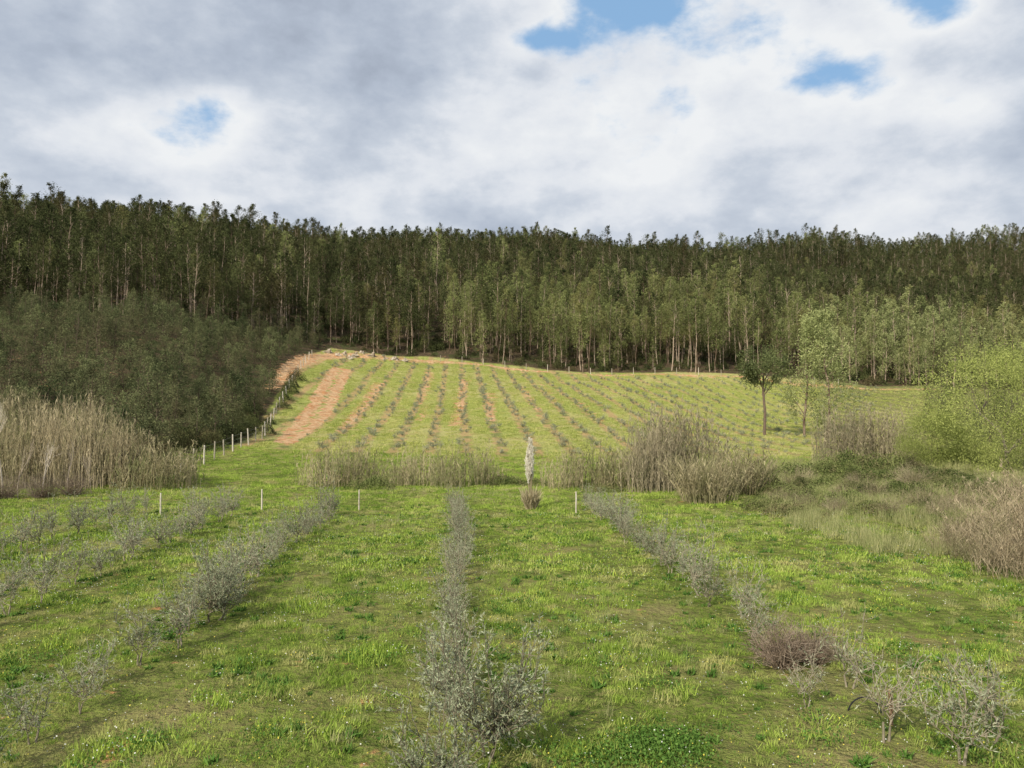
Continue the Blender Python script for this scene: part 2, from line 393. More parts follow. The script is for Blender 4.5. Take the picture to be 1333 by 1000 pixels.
# ------------------------------------------------------------------ ground
def axis(a, b, step, out_lo, out_hi, g=1.06):
    core = list(np.arange(a, b+1e-6, step)); s = step; p = core[-1]; hi = []
    while p < out_hi: s *= g; p += s; hi.append(p)
    s = step; p = core[0]; lo = []
    while p > out_lo: s *= g; p -= s; lo.append(p)
    return np.array(lo[::-1]+core+hi)
xs = axis(-70, 95, .5, -2500, 2500); ys = axis(0, 160, .5, -600, 3000)
X, Y = np.meshgrid(xs, ys); Z = H(X, Y)
nx, ny = len(xs), len(ys)
idx = np.arange(nx*ny).reshape(ny, nx)
faces = np.stack([idx[:-1, :-1], idx[:-1, 1:], idx[1:, 1:], idx[1:, :-1]], -1).reshape(-1, 4)
me = bpy.data.meshes.new('ground'); me.from_pydata(np.stack([X, Y, Z], -1).reshape(-1, 3).tolist(), [], faces.tolist())
me.polygons.foreach_set('use_smooth', np.ones(len(faces), bool))
soil = .5*seg_mask(X, Y, *TRACK)
for o_ in (-.95, .85):
    soil = np.maximum(soil, seg_mask(X, Y, [(a+o_*(1 if b > 70 else .5), b) for a, b in TRACK[0]], [.5, .7, .75, .7]))
for pts, w_, a_ in (([(-17.0, 76), (-20.6, 118)], [.55, .9], .95), ([(-6.0, 80), (-7.9, 130)], [.6, .75], .95), ([(-2.3, 84), (-3.2, 112)], [.6, .9], .75),
                    ([(-12.0, 100), (-14.2, 134)], [.5, .8], .7), ([(3.2, 92), (1.6, 126)], [.5, .6], .6), ([(-10.0, 84), (-10.8, 98)], [.4, .6], .6), ([(6.5, 100), (4.6, 135)], [.4, .6], .55), ([(10.5, 84), (9, 108)], [.5, .5], .45)):
    soil = np.maximum(soil, a_*seg_mask(X, Y, pts, w_))
soil = np.maximum(soil, .95*seg_mask(X, Y, [(-33, 143), (-26, 147), (-15, 150), (10, 150.3)], [2.4, 3.0, 1.2, .6]))
soil = np.maximum(soil, .72*seg_mask(X, Y, [(10, 150.3), (35, 149), (60, 144.5), (78, 140.5)], [.6, 1.0, 1.7, 1.0]))
soil = np.maximum(soil, .95*seg_mask(X, Y, *CUT))
ed = edge_d(X, Y); left = np.clip((fence_x(Y)-X)/2.0, 0, 1)*np.clip((Y-44)/8, 0, 1)
forest = np.maximum(np.clip((Y-ed)/4+.5, 0, 1), left)
rough = np.clip((X-.38*Y-.5)/4, 0, 1)*np.clip((Y-20)/8, 0, 1)
hill = np.clip((Y-56)/8, 0, 1)
rgba = np.stack([soil, forest, hill, rough], -1).astype(np.float32)
at = me.attributes.new('zone', 'FLOAT_COLOR', 'POINT'); at.data.foreach_set('color', rgba.ravel())
gm = bpy.data.materials.new('ground_grass_and_soil'); gm.use_nodes = True; g = N(gm.node_tree)
pos = g.n('ShaderNodeNewGeometry').outputs['Position']
za = g.n('ShaderNodeAttribute', attribute_name='zone')
sep = g.n('ShaderNodeSeparateColor'); g.l(za.outputs['Color'], sep.inputs[0]); so, fo, hi = sep.outputs; ro = za.outputs['Alpha']
sp = g.n('ShaderNodeSeparateXYZ'); g.l(pos, sp.inputs[0]); px_, py_, _ = sp.outputs
n1 = g.noise(pos, .35, 5); n2 = g.noise(pos, 2.2, 6, .65); n3 = g.noise(pos, 12, 4, .7); n4 = g.noise(pos, .09, 4); n5 = g.noise(pos, .9, 6, .65)
near = g.mix(g.rng(n2, .35, .65), (.10, .15, .028), (.23, .28, .065))
near = g.mix(g.rng(n1, .45, .68), near, (.30, .28, .11))
near = g.mix(g.m('MULTIPLY', g.rng(n3, .44, .68), .7), near, (.22, .17, .09))
hil = g.mix(g.rng(n2, .3, .7), (.22, .28, .055), (.46, .47, .15))  # hill ground colour raised to paint the field as sunlit
hil = g.mix(g.m('MULTIPLY', g.rng(n4, .44, .64), .6), hil, (.54, .48, .22))
soilc = g.mix(g.rng(n2, .3, .7), (.50, .29, .14), (.74, .52, .32))
soilc = g.mix(g.m('MULTIPLY', g.rng(n5, .48, .64), .8), soilc, (.52, .24, .10))
s_ = g.m('ADD', px_, g.m('MULTIPLY', py_, .071)); s_ = g.m('ADD', s_, g.m('MULTIPLY', g.m('SUBTRACT', n5, .5), 1.2))
w_ = g.m('SINE', g.m('MULTIPLY', s_, 2*math.pi/3.0)); st = g.rng(g.m('ADD', w_, g.m('MULTIPLY', g.m('SUBTRACT', n2, .5), 3.0)), .0, 1.05)
st = g.m('MULTIPLY', st, g.rng(px_, 45, 15, .30, .85))
hil = g.mix(st, hil, g.mix(g.rng(n1, .38, .54), (.20, .215, .085), (.50, .33, .17)))
col = g.mix(hi, near, hil)
col = g.mix(g.m('MULTIPLY', g.rng(g.m('ADD', ro, g.m('MULTIPLY', g.m('SUBTRACT', n5, .5), 1.5)), .3, .7), .8), col, g.mix(g.rng(n2, .35, .65), (.11, .13, .045), (.26, .24, .11)))
ff = g.mix(g.rng(n2, .3, .7), (.06, .048, .03), (.15, .11, .07)); ff = g.mix(g.rng(n1, .46, .64), ff, (.075, .085, .035))
col = g.mix(g.rng(g.m('ADD', fo, g.m('MULTIPLY', g.m('SUBTRACT', n2, .5), .8)), .35, .65), col, ff)
col = g.mix(g.rng(g.m('ADD', so, g.m('ADD', g.m('MULTIPLY', g.m('SUBTRACT', n2, .5), 1.6), g.m('MULTIPLY', g.m('SUBTRACT', n5, .5), 2.6))), .38, .66), col, soilc)
bs = g.n('ShaderNodeBsdfDiffuse'); g.l(col, bs.inputs[0])
bp = g.n('ShaderNodeBump'); bp.inputs['Strength'].default_value = .95; bp.inputs['Distance'].default_value = .45; g.l(g.m('ADD', g.m('ADD', n2, n5), g.m('MULTIPLY', n3, .3)), bp.inputs['Height']); g.l(bp.outputs[0], bs.inputs['Normal'])
o = g.n('ShaderNodeOutputMaterial'); g.l(bs.outputs[0], o.inputs[0])
me.materials.append(gm)
gr = link(bpy.data.objects.new('ground', me)); gr['kind'] = 'structure'; gr['label'] = 'grassy valley floor rising to wooded hillside'

# ------------------------------------------------------------------ eucalyptus forest
def fam(specs, mat, nleaf, leaf=.36, rb=.12, ncl=24, point=.5):
    out = []
    for hh, w, c0 in specs:
        tb, cb = eucalyptus(hh, c0, w, nleaf, leaf, rb, ncl, point)
        out.append((tb.mesh('eucalyptus_trunk', ('euc_bark',)), cb.mesh('eucalyptus_crown', (mat,)), merge(tb, cb, 'eucalyptus_whole', ('euc_bark', mat))))
    return out
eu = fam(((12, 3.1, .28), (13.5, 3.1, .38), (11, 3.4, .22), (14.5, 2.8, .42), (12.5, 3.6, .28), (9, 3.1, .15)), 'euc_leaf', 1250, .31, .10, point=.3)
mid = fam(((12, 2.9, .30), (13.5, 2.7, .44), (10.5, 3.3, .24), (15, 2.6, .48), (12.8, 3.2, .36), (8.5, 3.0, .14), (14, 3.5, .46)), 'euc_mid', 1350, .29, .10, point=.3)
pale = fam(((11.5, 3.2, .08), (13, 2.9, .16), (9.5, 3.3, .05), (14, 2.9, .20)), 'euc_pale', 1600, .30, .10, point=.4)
def jgrid(x0, x1, y0, y1, s, j=.48):
    gx, gy = np.meshgrid(np.arange(x0, x1, s), np.arange(y0, y1, s))
    p = np.stack([gx.ravel(), gy.ravel()], 1); return p+rng.uniform(-j, j, p.shape)*s
P = np.concatenate([jgrid(-190, 190, 108, 200, 2.75), jgrid(-360, 360, 200, 450, 3.6), jgrid(60, 620, 450, 700, 6.0)])
u_ = P[:, 0]/P[:, 1]
ok = (P[:, 1] > edge_d(P[:, 0], P[:, 1])+1.5*np.sin(P[:, 0]*.3)) & (abs(u_) < .9) & (rng.random(len(P)) < .9)
ok &= seg_mask(P[:, 0], P[:, 1], *RIDE) < .4
P = P[ok]; u_ = P[:, 0]/P[:, 1]
dist = P[:, 1]-edge_d(P[:, 0], P[:, 1])
inview = abs(u_) < .68
order = np.argsort(np.where(inview, dist, 1e6))
ind = order[:290]; rest = order[290:]
un = u_+rng.normal(size=len(P))*.06; dn = dist+rng.normal(size=len(P))*9
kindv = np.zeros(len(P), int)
kindv[(un > -.10) & (dn < 50)] = 1  # lower trees take the leaf copy with sunlight painted in
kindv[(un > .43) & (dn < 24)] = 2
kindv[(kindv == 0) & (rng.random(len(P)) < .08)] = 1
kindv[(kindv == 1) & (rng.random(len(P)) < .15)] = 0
fams = (eu, mid, pale)
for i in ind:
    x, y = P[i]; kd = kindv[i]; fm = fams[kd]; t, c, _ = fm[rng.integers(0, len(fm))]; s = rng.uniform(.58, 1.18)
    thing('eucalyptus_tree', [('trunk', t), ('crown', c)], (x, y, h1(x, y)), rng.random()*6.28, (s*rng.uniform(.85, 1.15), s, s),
          ('tall slender eucalyptus with bare lower trunk, cloud shade painted into its leaf colour', 'slender eucalyptus with bare lower trunk, sunlight painted into its leaf colour', 'pale leafy eucalyptus at the plantation edge, sunlight painted into its leaf colour')[kd], 'tree', 'eucalyptus plantation trees', tilt=(rng.normal()*.025, rng.normal()*.025))
for kd, nm, lb in ((0, 'eucalyptus_forest', 'dense olive eucalyptus plantation covering the hillside, cloud shade painted into its colour'), (1, 'sun_painted_eucalyptus_forest', 'lower band of the eucalyptus plantation, sunlight painted into its colour'), (2, 'pale_eucalyptus_stand', 'pale leafy eucalyptus stand at the forest foot, sunlight painted into its colour')):
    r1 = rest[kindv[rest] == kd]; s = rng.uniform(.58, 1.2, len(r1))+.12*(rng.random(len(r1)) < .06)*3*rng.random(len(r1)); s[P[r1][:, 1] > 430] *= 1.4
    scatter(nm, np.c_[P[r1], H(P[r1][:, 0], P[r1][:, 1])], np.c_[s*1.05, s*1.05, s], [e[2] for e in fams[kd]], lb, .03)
ub = [mound(1.0, 1.3, 500, .20, ('dark_leaf',), 8, 'undergrowth_shrub') for _ in range(3)]
P2 = jgrid(-170, 190, 110, 185, 2.6); e2 = P2[:, 1]-edge_d(P2[:, 0], P2[:, 1]); k = (e2 > .5) & (rng.random(len(P2)) < .7) & (abs(P2[:, 0]/P2[:, 1]) < .9)
P2 = P2[k]; scatter('forest_undergrowth', np.c_[P2, H(P2[:, 0], P2[:, 1])], rng.uniform(.4, 1.3, len(P2)), ub, 'low shrubs beneath the eucalyptus trees')

# young eucalyptus on the left slope
yo = []
for hh, w in ((4.2, 2.2), (5.2, 2.1), (3.4, 2.4), (4.6, 1.9), (2.6, 2.2)):
    tb, cb = eucalyptus(hh, .06, w, 1300, .16, .05, 26, .4)
    yo.append((tb.mesh('young_trunk', ('dark_bark',)), cb.mesh('young_crown', ('young_leaf',)), merge(tb, cb, 'young_whole', ('dark_bark', 'young_leaf'))))
P3 = jgrid(-150, -18, 50, 152, 2.65); u3 = P3[:, 0]/P3[:, 1]
k = (P3[:, 0] < fence_x(P3[:, 1])-1.2-.8*rng.random(len(P3))) & (P3[:, 1] < edge_d(P3[:, 0], P3[:, 1])+4) & (u3 > -1.0) & (rng.random(len(P3)) < .9)
k &= seg_mask(P3[:, 0], P3[:, 1], CUT[0], [.6, 1.2, 1.4, 1.6]) < .3
P3 = P3[k]; inv = P3[:, 0]/P3[:, 1] > -.69
order = np.argsort(np.where(inv, P3[:, 1], 1e6))
for i in order[:295]:
    x, y = P3[i]; t, c, _ = yo[rng.integers(0, 5)]; s = rng.uniform(.6, 1.15)
    thing('young_eucalyptus', [('trunk', t), ('crown', c)], (x, y, h1(x, y)), rng.random()*6.28, (s*1.05, s*1.05, s), 'bushy young eucalyptus on the steep slope', 'tree', 'young eucalyptus trees on the slope')
r_ = order[295:]; scatter('young_eucalyptus_thicket', np.c_[P3[r_], H(P3[r_][:, 0], P3[r_][:, 1])], rng.uniform(.6, 1.2, len(r_)), [e[2] for e in yo], 'thicket of young eucalyptus on the slope')
dk = [mound(1.5, 1.7, 2600, .13, ('dark_leaf',), 10, 'dark_shrub') for _ in range(3)]
for i in range(80):
    y = rng.uniform(47, 84); x = float(fence_x(y))-1.2-rng.random()**1.3*(10+.1*(84-y)); s = rng.uniform(.45, .95)
    thing('dark_shrub', dk[i % 3], (x, y, h1(x, y)), i*1.7, s, 'dark rounded shrub at the foot of the slope', 'shrub', 'dark shrubs along the fence')

# ------------------------------------------------------------------ olives
def osplit(a): tb, cb = a; return [('trunk', tb.mesh('olive_trunk', ('olive_bark',))), ('crown', cb.mesh('olive_crown', ('olive_leaf',)))]
dense = [osplit(olive(1.35+.1*i, 1.1, 13, 1350, .06, .08, .018, .75, 2)) for i in range(6)]
sparse = [osplit(olive(1.2+.1*i, 1.05, 10, 800, .06, .12, .014, .7, 2)) for i in range(5)]
bare = [osplit(olive(1.3+.1*i, 1.1, 11, 420, .06, .15, .014, .6, 2)) for i in range(3)]
big = osplit(olive(2.0, 1.6, 30, 4200, .062, .06, .02, .9, 3)); big2 = osplit(olive(1.6, 1.4, 22, 3200, .06, .08, .022, .85, 2))
def rowx(c, y): return c-.071*y
nol = 0
def put_olive(parts, x, y, s, lab):
    global nol; nol += 1
    thing('olive_tree', parts, (x, y, h1(x, y)), rng.random()*6.28, s, lab, 'olive tree', 'olive trees planted in rows')
L1 = 'grey-green olive bush in a grassy orchard row'; L2 = 'small wispy thin-stemmed olive sapling in the grass'
put_olive(big, rowx(.35, 9.2), 9.2, 1.0, 'large leafy grey-green olive bush with upright shoots')
put_olive(big2, rowx(-.15, 8.0), 8.0, .9, 'leafy grey-green olive bush with upright shoots')
put_olive(big2, rowx(.0, 10.6), 10.6, .85, L1)
for c, y0, y1, st_ in ((0, 11.8, 33, 1.0), (-5, 14.5, 31.5, .88), (5.45, 15.3, 33, .88)):
    for y in np.arange(y0, y1, st_):
        s = rng.uniform(.60, 1.05)*(1.0 if c else .85)
        put_olive(dense[rng.integers(0, 6)], rowx(c, y)+rng.normal()*.12, y+rng.normal()*.12, (s*rng.uniform(.8, 1.15), s*rng.uniform(.8, 1.15), s), L1)
put_olive(big2, rowx(-4.8, 15.2), 15.2, 1.0, 'rounded dense grey olive bush in the row')
put_olive(big2, rowx(-4.9, 16.3), 16.3, .95, 'rounded dense grey olive bush in the row')
for y in np.arange(8.6, 14.2, .95): put_olive(sparse[rng.integers(0, 5)], rowx(-5.1, y)+rng.normal()*.2, y, rng.uniform(.65, 1.0), L2)
for y in np.arange(11.5, 31, .95): put_olive((dense if rng.random() < (.15 if y < 19 else .6) else sparse)[rng.integers(0, 5)], rowx(-8.9, y)+rng.normal()*.15, y, rng.uniform(.7, 1.1), L2)
for y in np.arange(17.5, 31, .95): put_olive((dense if rng.random() < .6 else sparse)[rng.integers(0, 5)], rowx(-12.6, y)+rng.normal()*.15, y, rng.uniform(.8, 1.1), L2)
for x, y, s, k_ in ((4.55, 9.6, 1.0, 0), (5.1, 8.9, 1.1, 1), (5.75, 9.5, 1.0, 1), (4.95, 11.4, .9, 0), (4.2, 12.9, .8, 0), (4.35, 14.0, .8, 1), (4.0, 10.6, .7, 0)):
    put_olive((bare[rng.integers(0, 3)], sparse[rng.integers(0, 5)])[k_], x, y, s, 'straggly olive sapling with few leaves')
tb, cb = olive(.6, .75, 8, 120, .12, .1, .014); hol = merge(tb, cb, 'hill_olive', ('olive_bark', 'olive_leaf'))
tb, cb = olive(.5, .8, 8, 110, .12, .1, .014); hol2 = merge(tb, cb, 'hill_olive', ('olive_bark', 'olive_leaf'))
HP = []
for k in range(-10, 30):
    for y in np.arange(64, 147, 1.1):
        x = 3.0*(k+.25)-.071*y+rng.normal()*.3
        if x > fence_x(y)+3.0 and x < .52*y-6 and rng.random() < .72: HP.append((x, y+rng.normal()*.5))
HP = np.array(HP); HP = HP[seg_mask(HP[:, 0], HP[:, 1], *TRACK) < .4]
o_ = np.argsort(HP[:, 1]); m_ = max(0, 298-nol)
for i in o_[:m_]:
    x, y = HP[i]; thing('olive_tree', (hol, hol2)[rng.integers(0, 2)], (x, y, h1(x, y)), rng.random()*6.28, rng.uniform(.5, 1.1), 'tiny olive sapling on the striped hillside field', 'olive tree', 'olive trees planted in rows')
r_ = o_[m_:]; scatter('hillside_olive_rows', np.c_[HP[r_], H(HP[r_][:, 0], HP[r_][:, 1])], rng.uniform(.45, 1.15, len(r_)), [hol, hol2], 'rows of small olive saplings on the sunny hillside')

# ------------------------------------------------------------------ reeds, brambles, shrubs
rt = [reeds(4.7, 1.8, 190, 7, mats=('reed_leaf',), lean=.08, plume=.15, spread=.4, leaflen=.45, leafw=.03) for _ in range(3)]
rg = [reeds(2.6, 1.5, 110, 7, mats=('reed_green',), leaflen=.4, plume=.03, lean=.16, spread=.5, leafw=.03) for _ in range(4)]
rgr = [reeds(4.6, 1.6, 160, 9, mats=('reed_grey',), plume=.2, lean=.12, spread=.5) for _ in range(2)]
rfan = reeds(2.9, 1.2, 240, 8, mats=('reed_leaf',), fan=.5, lean=.12, plume=.03)
rdry = [reeds(2.1, 1.4, 150, 10, mats=('reed_dry',), leafw=.015, leaflen=.42, lean=.34, plume=.05, stalk=.006, spread=.7) for _ in range(3)]
def put(name, me, px, d, s, lab, cat, grp=None, dz=0, rot=None):
    x = px*d; return thing(name, me, (x, d, h1(x, d)+dz), rng.random()*6.28 if rot is None else rot, s, lab, cat, grp)
RG = 'giant reed clumps along the ditch'
for b_, d, s in ((-.70, 41, 1.1), (-.665, 38.5, 1.0), (-.63, 42, 1.12), (-.60, 40, 1.05), (-.57, 42, 1.1), (-.545, 40, 1.0), (-.52, 41.5, .9), (-.75, 40, 1.05), (-.50, 42, .8), (-.64, 46, 1.2),(-.56,46,1.1)):
    put('reed_clump', rt[rng.integers(0, 3)], b_, d, s, 'tall dense grey tan giant reeds beside the olive field', 'reeds', RG)
for b_, d, s in ((-.475, 40, 1.15), (-.45, 41, 1.1), (-.435, 43, 1.0)):
    put('reed_clump', rg[rng.integers(0, 4)], b_, d, s, 'greenish shorter giant reed clump', 'reeds', RG)
for b_, d, s in ((-.245, 43, 1.0), (-.215, 44, 1.25), (-.19, 43.5, .9), (-.145, 43, .75), (-.12, 44, 1.1), (-.085, 43, .8), (-.06, 44, 1.15), (-.03, 44, .65), (.065, 42, .9), (.10, 43, 1.2), (.13, 42, 1.0), (.155, 41, 1.1)):
    put('reed_clump', rg[rng.integers(0, 4)], b_, d, (s*rng.uniform(.8, 1.1), s, s), 'low straw and green coloured reed clump at field end', 'reeds', RG)
for b_, d, s in ((.175, 39.5, .9), (.205, 41, 1.12), (.235, 41.5, 1.1), (.19, 43, 1.1)):
    put('reed_clump', rgr[rng.integers(0, 2)], b_, d, s, 'tall greyish brown giant reed clump', 'reeds', RG)
put('reed_clump', rfan, .255, 35, 1.0, 'fan shaped straw coloured reed clump arching outward', 'reeds', RG)
put('reed_clump', rfan, .295, 38, 1.05, 'fan shaped straw coloured reed clump arching outward', 'reeds', RG)
for b_, d, s in ((.42, 55, 1.0), (.45, 54, 1.05), (.48, 54, 1.0), (.51, 53, .95)):
    put('reed_clump', rgr[rng.integers(0, 2)], b_, d, s, 'tall grey reeds standing beside the willow', 'reeds', RG)
for b_, d, s in ((.60, 23, .7), (.64, 21.5, .9), (.69, 20, 1.0), (.67, 24, 1.1), (.73, 22, 1.2), (.60, 21, .5), (.70, 26, 1.15), (.57, 22.5, .45), (.64, 19.5, .65), (.59, 30, .6), (.63, 33, .8), (.55, 27, .45)):
    put('reed_clump', rdry[rng.integers(0, 3)], b_, d, s, 'loose brownish straw reeds mixed with green', 'reeds', 'dry reed clumps at the field edge')
bm = [mound(1.7, .65, 3200, .10) for _ in range(4)]
BG = 'bramble bushes along the field edge'
for b_, d, s in ((.36, 30, .6), (.40, 28.5, .5), (.43, 31, .7), (.47, 28, .5), (.39, 34, .8), (.35, 36, .8), (.45, 35, .7), (.51, 33, .7), (.41, 39, 1.0), (.48, 40, .9), (.54, 29.5, .6), (.57, 34, .8), (.55, 40, 1.0), (.33, 32, .55),
                 (.38, 45, 1.1), (.44, 47, 1.2), (.50, 48, 1.3), (.57, 49, 1.4), (-.18, 41.5, .7), (-.01, 44, .7), (.03, 44, .6), (.12, 39.5, .5), (.56, 26.5, .5), (.62, 30, .7), (.43, 43, 1.0), (.60, 37, .8)):
    put('bramble_bush', bm[rng.integers(0, 4)], b_, d, (s*1.2, s*1.0, s*rng.uniform(.7, 1.3)), 'olive green sprawling bramble mound', 'bramble', BG)
for b_, d, s in ((.46, 33.5, .4), (.375, 37, .45), (.44, 40, .5), (.335, 40, .45), (.52, 42, .6)):
    put('dark_shrub', dk[rng.integers(0, 3)], b_, d, (s, s, s), 'dark scrubby bush on the ditch bank', 'shrub', 'dark shrubs on the ditch bank')
bmd = [twigshrub(1.2, 1.4, 260), twigshrub(1.1, 1.4, 240)]; tan = [twigshrub(.9, 1.3, 200, 'tanbrush') for _ in range(2)]
for b_, d, s in ((-.66, 35, 1.), (-.61, 35.5, .9), (-.57, 36.5, .9), (-.70, 34, .9)):
    put('dry_brush', bmd[rng.integers(0, 2)], b_, d, s, 'low tangle of dead brown stems', 'dead brush', 'dead brush')
for b_, d, s in ((.58, 24.5, .8), (.47, 33, .9), (.53, 30, .9), (.52, 38, 1.1), (.37, 40, 1.1), (.32, 46, 1.2), (.42, 29.5, .7), (.49, 27.5, .7), (.45, 37, .9), (.38, 31.5, .7), (.43, 33.5, .8), (.57, 28, .8), (.35, 33.5, .7)):
    put('dry_brush', tan[rng.integers(0, 2)], b_, d, s, 'low tangle of tan dead stems on the bank', 'dead brush', 'dead brush')
dsh = twigshrub(.62, .6, 260)
put('dry_shrub', dsh, .345, 12.4, 1.0, 'leafless greyish brown dry shrub in the grass', 'shrub')
put('dry_shrub', dsh, .385, 12.6, .85, 'leafless greyish brown dry shrub in the grass', 'shrub')
wc = blobcrown(0, 3.3, 9.2, 7.6, 46000, .15, 'willow', 120, .075, asp=.24, up=.6)
wt = bare_tree(6.5, 4, 'olive_bark', 'willow_trunk', .10, .45, .1)
put('willow_tree', [('trunk', wt), ('crown', wc)], .64, 45, (1.05, 1.0, 1.08), 'wide rounded yellow-green willow bush leafy to the ground', 'tree')
put('willow_tree', [('trunk', wt), ('crown', wc)], .78, 46, (.9, .9, 1.0), 'wide rounded yellow-green willow bush leafy to the ground', 'tree')
put('willow_tree', [('trunk', wt), ('crown', wc)], .545, 47, (.45, .45, .5), 'small rounded yellow-green willow bush', 'tree')
for b_, d, s, hh, c0, w_, nl in ((.380, 83, 1.0, 12.6, .16, 4.3, 5200), (.410, 82, 1.0, 13.4, .08, 5.0, 7000)):
    tb, cb = eucalyptus(hh, c0, w_, nl, .25, .14, 36, .4)
    put('eucalyptus_tree', [('trunk', tb.mesh('lone_trunk', ('euc_bark',))), ('crown', cb.mesh('lone_crown', ('euc_bright',)))], b_, d, s, 'lone full leafy pale eucalyptus at the edge of the sunny field', 'tree')
pc = blobcrown(0, 7.4, 4.6, 4.2, 6000, .24, 'tree_leaf', 26, .09, asp=.35, up=.1, shell=.4)
tb = Buf(); tb.tube([[0, 0, -.3], [.1, 0, 2.5], [-.05, .1, 4.5], [0, 0, 7.5]], [.17, .14, .11, .04], 7)
for a in range(7):
    q = a*.9; tb.tube([[0, 0, 4.2+.25*a], [math.cos(q)*.8, math.sin(q)*.8, 5.3+.25*a], [math.cos(q)*1.4, math.sin(q)*1.4, 6.3+.25*a]], [.07, .05, .02], 5)
put('round_crowned_tree', [('trunk', tb.mesh('trunk', ('dark_bark',))), ('crown', pc)], .328, 82, 1.0, 'dark compact round-crowned tree with a bare trunk', 'tree')
bt = [bare_tree(6.5, 5, 'pale_bark', 'bare_tree', .045, .2, .16), bare_tree(4.2, 4, 'pale_bark', 'bare_tree', .028, .25, .14), bare_tree(3.6, 4, 'pale_bark', 'bare_tree', .025, .28, .14)]
for b_, d, k_, s in ((-.66, 36.5, 0, 1.0), (-.575, 36.5, 1, .95), (-.61, 36, 2, 1.0), (-.64, 35, 1, .9), (-.545, 37, 2, .8), (-.68, 34, 1, 1.1)):
    put('bare_tree', bt[k_], b_, d, s, 'pale leafless slender sapling in front of the reeds', 'tree', 'bare saplings')
P4 = jgrid(38, 110, 56, 142, 3.4); k = (P4[:, 0] > .535*P4[:, 1]) & (P4[:, 0] < .9*P4[:, 1]); P4 = P4[k]
for x, y in P4[rng.permutation(len(P4))[:150]]:
    t, c, _ = yo[rng.integers(0, 5)]; s = rng.uniform(.4, .7); thing('scrub_bush', [('stem', t), ('crown', c)], (x, y, h1(x, y)), rng.random()*6.28, (s*1.4, s*1.4, s), 'low olive green scrub bush beside the sunny field', 'bush', 'scrub bushes by the field')
for x, y, s in ((-27.5, 93, .9), (-28.4, 98, 1.1), (-29.3, 102, 1.0), (-30.2, 107, 1.2), (-24.4, 77, .7), (-22.6, 71, .8), (-26.2, 88, .8)):
    thing('dark_shrub', dk[0], (x, y, h1(x, y)), x, (s*.7, s*.7, s*.7), 'dark evergreen shrub beside the fence', 'shrub', 'dark shrubs along the fence')
def rock(seed):
    r2 = np.random.default_rng(seed); b = Buf(); n, m = 9, 6; th = np.linspace(0, 2*math.pi, n, endpoint=False); ph = np.linspace(.05, math.pi*.6, m); V = []
    for p in ph:
        for t in th: V.append(np.array([math.cos(t)*math.sin(p), math.sin(t)*math.sin(p)*.8, math.cos(p)*.6])*(1+.28*r2.normal()))
    i = np.arange(m-1)[:, None]; j = np.arange(n)[None, :]; jn = (j+1) % n
    b.add(np.array(V), np.stack([i*n+j, (i+1)*n+j, (i+1)*n+jn, i*n+jn], -1).reshape(-1, 4)); return b.mesh('rock', ('rock',))
rk = [rock(3), rock(5), rock(8)]
for i in range(24):
    x = rng.uniform(-35, -20); y = 146+.22*(x+27)+rng.normal()*1.6; s = rng.uniform(.2, .8)
    thing('rock', rk[i % 3], (x, y, h1(x, y)), i, s, 'pale broken rock on the bare earth bank', 'rock', 'rocks on the earth bank')

# pampas grass
b = Buf(); n = 520; a = rng.random(n)*6.283
base = np.c_[np.cos(a)*.2*rng.random(n), np.sin(a)*.2*rng.random(n), np.zeros(n)]
b.blades(base, unit(np.c_[np.cos(a)*.34*rng.random(n), np.sin(a)*.34*rng.random(n), np.ones(n)]), .7+.8*rng.random(n), .035, .15+.6*rng.random(n), np.clip(rng.normal(.6, .25, n), 0, 1))
leafm = b.mesh('pampas_leaves', ('pampas',))
b = Buf(); c = Buf()
for i in range(16):
    a = rng.random()*6.283; e = rng.random(); l = .02+(1-e)*.11; top = 2.05+.95*e
    p0 = np.array([math.cos(a)*.05, math.sin(a)*.05, 0]); p1 = p0+[math.cos(a)*l, math.sin(a)*l, top]
    b.tube([p0, (p0+p1)/2, p1], .009, 4, .6)
    q = rng.random(150); c0 = p1-[0, 0, 1.0]+np.c_[rng.normal(size=(150, 2))*(.035*np.sin(np.pi*np.clip(q, .05, .97)))[:, None], q*1.05]
    c.cards(c0, .10, .22, np.clip(rng.normal(.6, .2, 150), 0, 1), 0, up=3.0)
thing('pampas_grass', [('leaf_tuft', leafm), ('stalk', b.mesh('stalks', ('reed_leaf',))), ('plume', c.mesh('plumes', ('plume',)))], (.8, 33, h1(.8, 33)), 0, (1.15, 1.15, 1.0), 'pampas grass with a slim column of creamy plumes', 'pampas grass')

# ------------------------------------------------------------------ fences, stake, hose
def post_mesh(h=1.15, r=.05):
    b = Buf(); b.tube([[0, 0, -.3], [.004, 0, h*.3], [-.006, .004, h*.7], [0, 0, h], [0, 0, h+.015], [0, 0, h+.02]], [r, r*1.02, r*.96, r*.94, r*.7, .001], 9)
    return b.mesh('post', ('post',), False)
pm = post_mesh(.85, .032); pm2 = post_mesh(1.3, .055)
for b_, d in ((-.455, 30.5), (-.324, 32.5), (-.198, 32.8), (.083, 31.5)):
    put('fence_post', pm, b_, d, 1.0, 'short pale wooden post at the end of a row', 'post', 'pale row end posts')
fp = []
for y in np.concatenate([np.arange(47, 74, 2.3), np.arange(76, 136, 4)]):
    x = float(fence_x(y)); z = h1(x, y); fp.append((x, y, z))
    thing('fence_post', pm2, (x, y, z), rng.random()*6, rng.uniform(.9, 1.05), 'pale wooden fence post on the field boundary', 'post', 'boundary fence posts', tilt=(rng.normal()*.04, rng.normal()*.04))
for zz in (.45, .8, 1.15):
    b = Buf(); b.tube([(x, y, z+zz) for x, y, z in fp], .006, 3); thing('fence_wire', b.mesh('fence_wire', ('wire',)), (0, 0, 0), 0, 1, 'thin wire strung between the boundary posts', 'wire', 'boundary fence wires')
